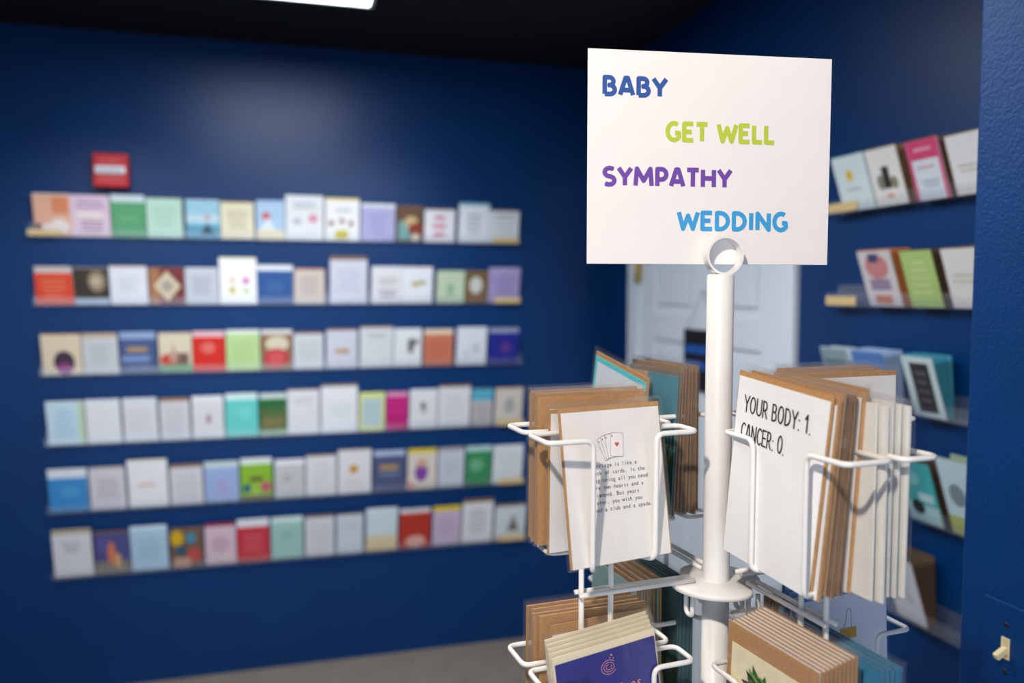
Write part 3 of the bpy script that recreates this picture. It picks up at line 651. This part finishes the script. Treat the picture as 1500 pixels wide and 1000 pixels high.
# --- left arm, far side, upper: kraft stack
kp1 = rack_card(.118, .150, purew, kraft, et=.0022)
kp2 = rack_card(.118, .150, offw, kraft, et=.0010, eh=.002, back=None)
for i in range(7):
    src = kp1 if i % 3 else kp2
    c = src if i in (0, 1) else copy_tree(src)
    put(c, pocket_matrix('L', -1, .137+rnd.uniform(-.002, .002), .052-i*.0052, .052+rnd.uniform(-.002, .002), .02-.004*i), 'kraft card in the upper stack behind the playing cards verse', 'kraft cards behind the verse')
def art_logo(o, w, h):
    m_ = MB(); g = mat('grey_line_print', (170, 170, 172)); y = .0019+.0010+.00075
    for a in ((-.011, .03, .011, .0305), (-.011, .012, .011, .0125), (-.011, .012, -.0105, .0305), (.0105, .012, .011, .0305)):
        m_.add([(a[0], y, a[1]), (a[2], y, a[1]), (a[2], y, a[3]), (a[0], y, a[3])], [[0, 1, 2, 3]], g)
    typed(m_, 'ko', -.006, .018, .006, .009, y, g); m_.build('printed_mark', o)
bk = rack_card(.114, .146, purew, kraft, None, et=.0010, eh=.0, back=purew)
put(bk, pocket_matrix('L', -1, .136, .0105, .047, .02, 4), 'blank white card back turned to the viewer behind the verse')

# --- near arm, left side, upper: YOUR BODY: 1. CANCER: 0.
def art_body(o, w, h):
    for s, x, z, ww in (('YOUR BODY: 1.', -.047, .144, .088), ('CANCER: 0.', -.048, .117, .060)):
        t = MB(); stroke_text(t, s, x, z, ww, .0185, -.0001, .085, ink); t.build('lettering', o)
put(rack_card(.114, .178, purew, kraft, art_body, sleeve=False, et=.0016), pocket_matrix('R', -1, .108, .023, .045, .011, 4.9, -.104), 'large white card lettered YOUR BODY: 1. CANCER: 0.')
nb1 = rack_card(.114, .175, purew, kraft, None, et=.0030); nb2 = rack_card(.114, .173, kraft, kraftd, None, et=.0012)
for i in range(8):
    src = nb1 if i in (0, 1, 6, 7) else nb2
    c = src if i in (0, 2) else copy_tree(src)
    put(c, pocket_matrix('R', -1, .112+rnd.uniform(-.003, .003), .0175-i*.0056, .046+rnd.uniform(-.003, .003), .015, 3.8-i*.5, -.09+.006*i), 'kraft envelope card stacked behind the YOUR BODY card', 'kraft cards behind the lettered card')
# --- near arm, right side, upper: translucent vellum envelopes
vel = mat('vellum_paper', (226, 224, 218), .6, noise=.03)
v1 = rack_card(.115, .165, vel, vel, None, et=.0022)
for i in range(5):
    c = v1 if i == 0 else copy_tree(v1)
    put(c, pocket_matrix('R', 1, .140+rnd.uniform(-.003, .003), .054-i*.0070, .045+rnd.uniform(-.003, .003), .06-.02*i, 2-i, .06-.02*i), 'white vellum envelope card in the stack right of the kraft cards', 'vellum envelope cards')
# --- right arm, near side, upper: kraft stack seen over the lettered card
e1 = rack_card(.120, .168, offw, kraft, None, et=.0026)
for i in range(7):
    c = e1 if i == 0 else copy_tree(e1)
    put(c, pocket_matrix('E', -1, .132+rnd.uniform(-.002, .002), .050-i*.0066, .050+rnd.uniform(-.002, .003), .02), 'kraft card in the far upper pocket behind the vellum envelopes', 'kraft cards in the far upper pocket')
# --- back arm, left side, upper: forest cards
teal = mat('teal_card', (74, 132, 150), .5, noise=.05); forest = mat('forest_green_print', (20, 72, 52), .5, noise=.25, scale=140)
pebble = mat('pebble_print', (96, 112, 96), .5, noise=.2); greyk = mat('grey_kraft', (118, 104, 92), .7, noise=.1)
aqua = mat('aqua_border', (92, 200, 210), .5)
def art_forest(o, w, h):
    m_ = MB(); r_ = random.Random(5)
    m_.add([(-w/2, -.0001, .0015), (w/2, -.0001, .0015), (w/2, -.0001, h*.42), (-w/2, -.0001, h*.46)], [[0, 1, 2, 3]], forest)
    for k in range(16):
        x = -w/2+.004+k*(w-.008)/15; hh = h*r_.uniform(.5, .68)
        for j in range(4):
            z = h*.36+(hh-h*.36)*j/4; m_.add([(x-.006+j*.001, -.00015, z), (x+.006-j*.001, -.00015, z), (x, -.00015, z+(hh-h*.36)*.45)], [[0, 1, 2]], forest)
    m_.build('forest_print', o)
    for k in range(7):
        p_ = MB(); x = r_.uniform(-w/2+.012, w/2-.012); z = r_.uniform(.008, h*.25); a_ = r_.uniform(.004, .009)
        p_.add([(x+a_*math.cos(q*.5236), -.0003-.00003*k, z+a_*.6*math.sin(q*.5236)) for q in range(12)], [list(range(12))], pebble); p_.build('pebble_print', o)
fo = rack_card(.112, .156, teal, greyk, art_forest, et=.0022)
gk = rack_card(.112, .158, greyk, kraftd, None, et=.0024)
for i in range(7):
    src = fo if i < 1 else gk
    c = src if i in (0, 1) else copy_tree(src)
    put(c, pocket_matrix('B', 1, .103+rnd.uniform(-.003, .003), .028-i*.0052, .060+rnd.uniform(-.002, .003), .05-.01*i, 0), ('teal card with a dark forest print in the upper back pocket' if i < 1 else 'grey kraft card stacked behind the forest print card'), None if i < 1 else 'kraft cards behind the forest card')
def art_border(o, w, h):
    m_ = MB(); m_.add([(-w/2+.006, -.0001, .006), (w/2-.006, -.0001, .006), (w/2-.006, -.0001, h-.006), (-w/2+.006, -.0001, h-.006)], [[0, 1, 2, 3]], paper((214, 222, 234))); m_.build('print', o)
ab = rack_card(.114, .158, aqua, kraft, art_border, et=.002)
put(ab, pocket_matrix('B', 1, .146, .048, .055, .05, 0, .0), 'white card with an aqua border in the upper back pocket')
put(copy_tree(ab), pocket_matrix('B', 1, .150, .058, .064, .0, 4, -.20), 'tilted aqua bordered card poking up behind the kraft stack')

# --- lower tier -----------------------------------------------------
TL = -.235
navy = mat('navy_card', (44, 46, 132), .4, noise=.08, scale=30); cream = mat('cream_envelope', (240, 226, 196), .6, noise=.02)
pinkf = mat('rose_foil', (222, 150, 150), .35)
def art_navy(o, w, h):
    m_ = MB(); cx, cz = .001, h-.0165
    for k, (r0, a0, a1) in enumerate(((.0085, 40, 330), (.0058, 0, 360), (.0032, 90, 400))):
        pts = [(cx+r0*math.cos(math.radians(a0+(a1-a0)*j/20)), cz+r0*.8*math.sin(math.radians(a0+(a1-a0)*j/20))) for j in range(21)]
        for p, q in zip(pts, pts[1:]):
            dx, dz = q[0]-p[0], q[1]-p[1]; L = math.hypot(dx, dz); nx, nz = -dz/L*.0003, dx/L*.0003
            m_.add([(p[0]+nx, -.0001, p[1]+nz), (p[0]-nx, -.0001, p[1]-nz), (q[0]-nx, -.0001, q[1]-nz), (q[0]+nx, -.0001, q[1]+nz)], [[0, 1, 2, 3]], pinkf)
    for dx, dz, s_ in ((.004, .011, .0012), (.006, .0075, .0009), (.002, .0085, .0008)):
        m_.add([(cx+dx-s_, -.0001, cz+dz), (cx+dx, -.0001, cz+dz-s_), (cx+dx+s_, -.0001, cz+dz), (cx+dx, -.0001, cz+dz+s_)], [[0, 1, 2, 3]], pinkf)
    m_.build('emblem', o)
    t = MB(); typed(t, 'selves', -.004, h-.0435, .007, .0135, -.0001, pinkf, .25, True); t.build('lettering', o)
nv = rack_card(.112, .150, navy, cream, art_navy, et=.0014, eh=.007)
for i in range(5):
    c = nv if i == 0 else copy_tree(nv)
    put(c, pocket_matrix('L', 1, .136+rnd.uniform(-.001, .001), .050-i*.0062, .046+TL+(.0025*i), .10-.012*i, 4, .085), 'navy card with rose foil lettering, foremost of its cream backed stack' if i == 0 else 'navy card with cream envelope behind the foremost navy card', 'navy cards')
kl = rack_card(.118, .156, purew, kraft, None, et=.0026)
for i in range(7):
    c = copy_tree(kp1) if i % 2 else (kl if i == 0 else copy_tree(kl))
    put(c, pocket_matrix('L', -1, .138+rnd.uniform(-.002, .002), .053-i*.0052, .052+TL+rnd.uniform(-.001, .003), .02-.004*i), 'kraft card in the lower stack behind the navy cards', 'kraft cards behind the navy cards')
bk2 = rack_card(.112, .152, purew, kraft, None, et=.0012, eh=.006, back=purew)
put(bk2, pocket_matrix('L', -1, .132, .014, .050+TL, -.0, 4), 'plain white card back with kraft rim behind the navy cards')
# back arm, left side, lower: mint and kraft, then forest
mint = mat('mint_card', (186, 214, 204), .6, noise=.02)
mk = rack_card(.112, .160, mint, kraft, None, et=.0024)
for i in range(6):
    c = mk if i == 0 else copy_tree(mk)
    put(c, pocket_matrix('B', 1, .130+rnd.uniform(-.004, .004), .066-i*.0078, .050+TL+rnd.uniform(-.003, .003), .05-.012*i), 'mint card with kraft envelope in the lower back pocket', 'mint cards in the lower back pocket')
dteal = mat('dark_teal_card', (58, 98, 104), .5, noise=.06)
fo2 = rack_card(.112, .160, dteal, dteal, art_forest, et=.0022)
for i in range(4):
    c = fo2 if i == 0 else copy_tree(fo2)
    put(c, pocket_matrix('B', 1, .102, .0185-i*.0050, .052+TL, .0), 'dark teal forest card in the lower back pocket beside the post', 'dark forest cards')
# right arm, near side, lower: binder clip card, blue envelopes, kraft
clipy = mat('clip_yellow', (214, 168, 60), .5); clipg = mat('clip_wire_grey', (176, 178, 184), .5)
pale = mat('pale_lilac_card', (222, 226, 238), .6, noise=.01); bluee = mat('blue_envelope', (60, 140, 205), .6, noise=.05)
def art_clip(o, w, h):
    m_ = MB(); m_.box(-.006, .016, -.0004, -.0001, h-.048, h-.0365, clipy, .0001); m_.build('binder_clip_print', o)
    m_ = MB(); m_.tube([(-.002, -.0003, h-.037), (.003, -.0003, h-.027), (.004, -.0003, h-.016), (.0095, -.0003, h-.016), (.009, -.0003, h-.027), (.010, -.0003, h-.037)], .00035, clipg, .003, 6); m_.build('clip_handle_print', o)
cl = rack_card(.116, .150, pale, bluee, art_clip, et=.0014, eh=.003)
for i in range(4):
    c = cl if i == 0 else copy_tree(cl)
    put(c, pocket_matrix('E', -1, .130+rnd.uniform(-.001, .001), .056-i*.0074, .070+TL+.003*i, .03, 0, .03), 'pale card with a yellow binder clip print, lower right pocket' if i == 0 else 'pale card with blue envelope behind the binder clip card', 'binder clip cards')
for i in range(5):
    c = copy_tree(kl)
    put(c, pocket_matrix('E', -1, .118+rnd.uniform(-.002, .002), .030-i*.0050, .052+TL, .0), 'kraft card at the back of the binder clip pocket', 'kraft cards in the binder clip pocket')
# near arm, left side, lower: succulent kraft cards; right side: blue envelopes
plate = mat('parchment_print', (232, 222, 186), .6, noise=.06, scale=80)
leafs = [mat('leaf_green_a', (66, 104, 52), .5, noise=.2), mat('leaf_green_b', (120, 156, 84), .5, noise=.2), mat('leaf_dark', (44, 60, 44), .5, noise=.2)]; plum = mat('leaf_plum', (92, 52, 74), .5)
def art_succ(o, w, h):
    m_ = MB(); m_.box(-w/2+.007, w/2-.007, -.0006, 0, .012, h-.016, plate, .0002); pn = m_.build('parchment_panel', o)
    cx, cz = -.006, h-.052; r_ = random.Random(9)
    for k in range(15):
        a = math.pi*(.02+.96*k/14)+r_.uniform(-.1, .1); L = r_.uniform(.02, .033); wd = .0052
        lf = MB(); dx, dz = math.cos(a), math.sin(a); nx, nz = -dz, dx; yy = -.0008-.0001*k
        pts = []
        for t_, f in ((0, .3), (.35, 1), (.7, .7), (1, 0), (.7, -.7), (.35, -1), (0, -.3)):
            pts.append((cx+dx*L*t_+nx*wd*f, yy, cz+dz*L*t_*.9+nz*wd*f))
        lf.add(pts, [list(range(7))], plum if k in (13, 14) else leafs[k % 3]); lf.build('leaf', o)
su = rack_card(.118, .168, kraft, kraft, art_succ, et=.0012, eh=.001)
sk = rack_card(.118, .168, offw, kraft, None, et=.0024, eh=.0002)
for i in range(10):
    c = su if i == 0 else (sk if i == 1 else copy_tree(sk))
    put(c, pocket_matrix('R', -1, .129, .035-i*.0049, .052+TL+.0010*i, .03-.003*i, 2, 0), 'kraft card with a succulent on parchment, foremost of its stack' if i == 0 else 'kraft card stacked behind the succulent card', 'succulent kraft cards')
be = mat('teal_blue_envelope', (48, 128, 166), .6, noise=.06)
bs = rack_card(.118, .160, purew, be, None, et=.0026, eh=.004)
for i in range(6):
    c = bs if i == 0 else copy_tree(bs)
    put(c, pocket_matrix('R', 1, .134+rnd.uniform(-.002, .002), .063-i*.0052, .051+TL+rnd.uniform(-.002, .002), .0, 0, 0), 'card with teal blue envelope in the lower near pocket', 'teal blue envelope cards')

# ------------------------------------------------------------------ sign card
SW, SH = .267, .2185
sg = empty('sign_card', Matrix.Translation((HX-.002, HY+.0085, H+.0285)) @ Matrix.Rotation(RA, 4, 'Z'))
tag(sg, 'white category sign lettered BABY, GET WELL, SYMPATHY, WEDDING in four colours', 'sign')
SX0 = -.1392
MB().box(SX0, SX0+SW, 0, .0016, 0, SH, mat('sign_board', (240, 234, 231), .55, noise=.012, scale=30), .0004).build('board', sg)
px = SW/355
for txt, x, top, wd, col in (('BABY', 19.5, 35, 93, (50, 86, 158)), ('GET WELL', 110, 94, 161, (184, 204, 66)), ('SYMPATHY', 21, 157, 187, (114, 72, 164)), ('WEDDING', 129, 216, 164, (62, 158, 214))):
    t = MB(); hh = 28*px
    stroke_text(t, txt, SX0+x*px, SH-top*px-hh, wd*px, hh, -.0001, .23, mat('print_'+txt.lower().replace(' ', '_'), col, .5, noise=.01), .035, True); t.build('lettering', sg)

# alike cards of a stack: say where in the stack each one stands
for lab, obs in SAME.items():
    if len(obs) > 1:
        side = 'far side' if 'behind the playing cards' in lab or 'stack behind the navy' in lab else 'front'
        for k, o in enumerate(obs): o['label'] = '%s, %s from the %s' % (lab, ORD[k], side)
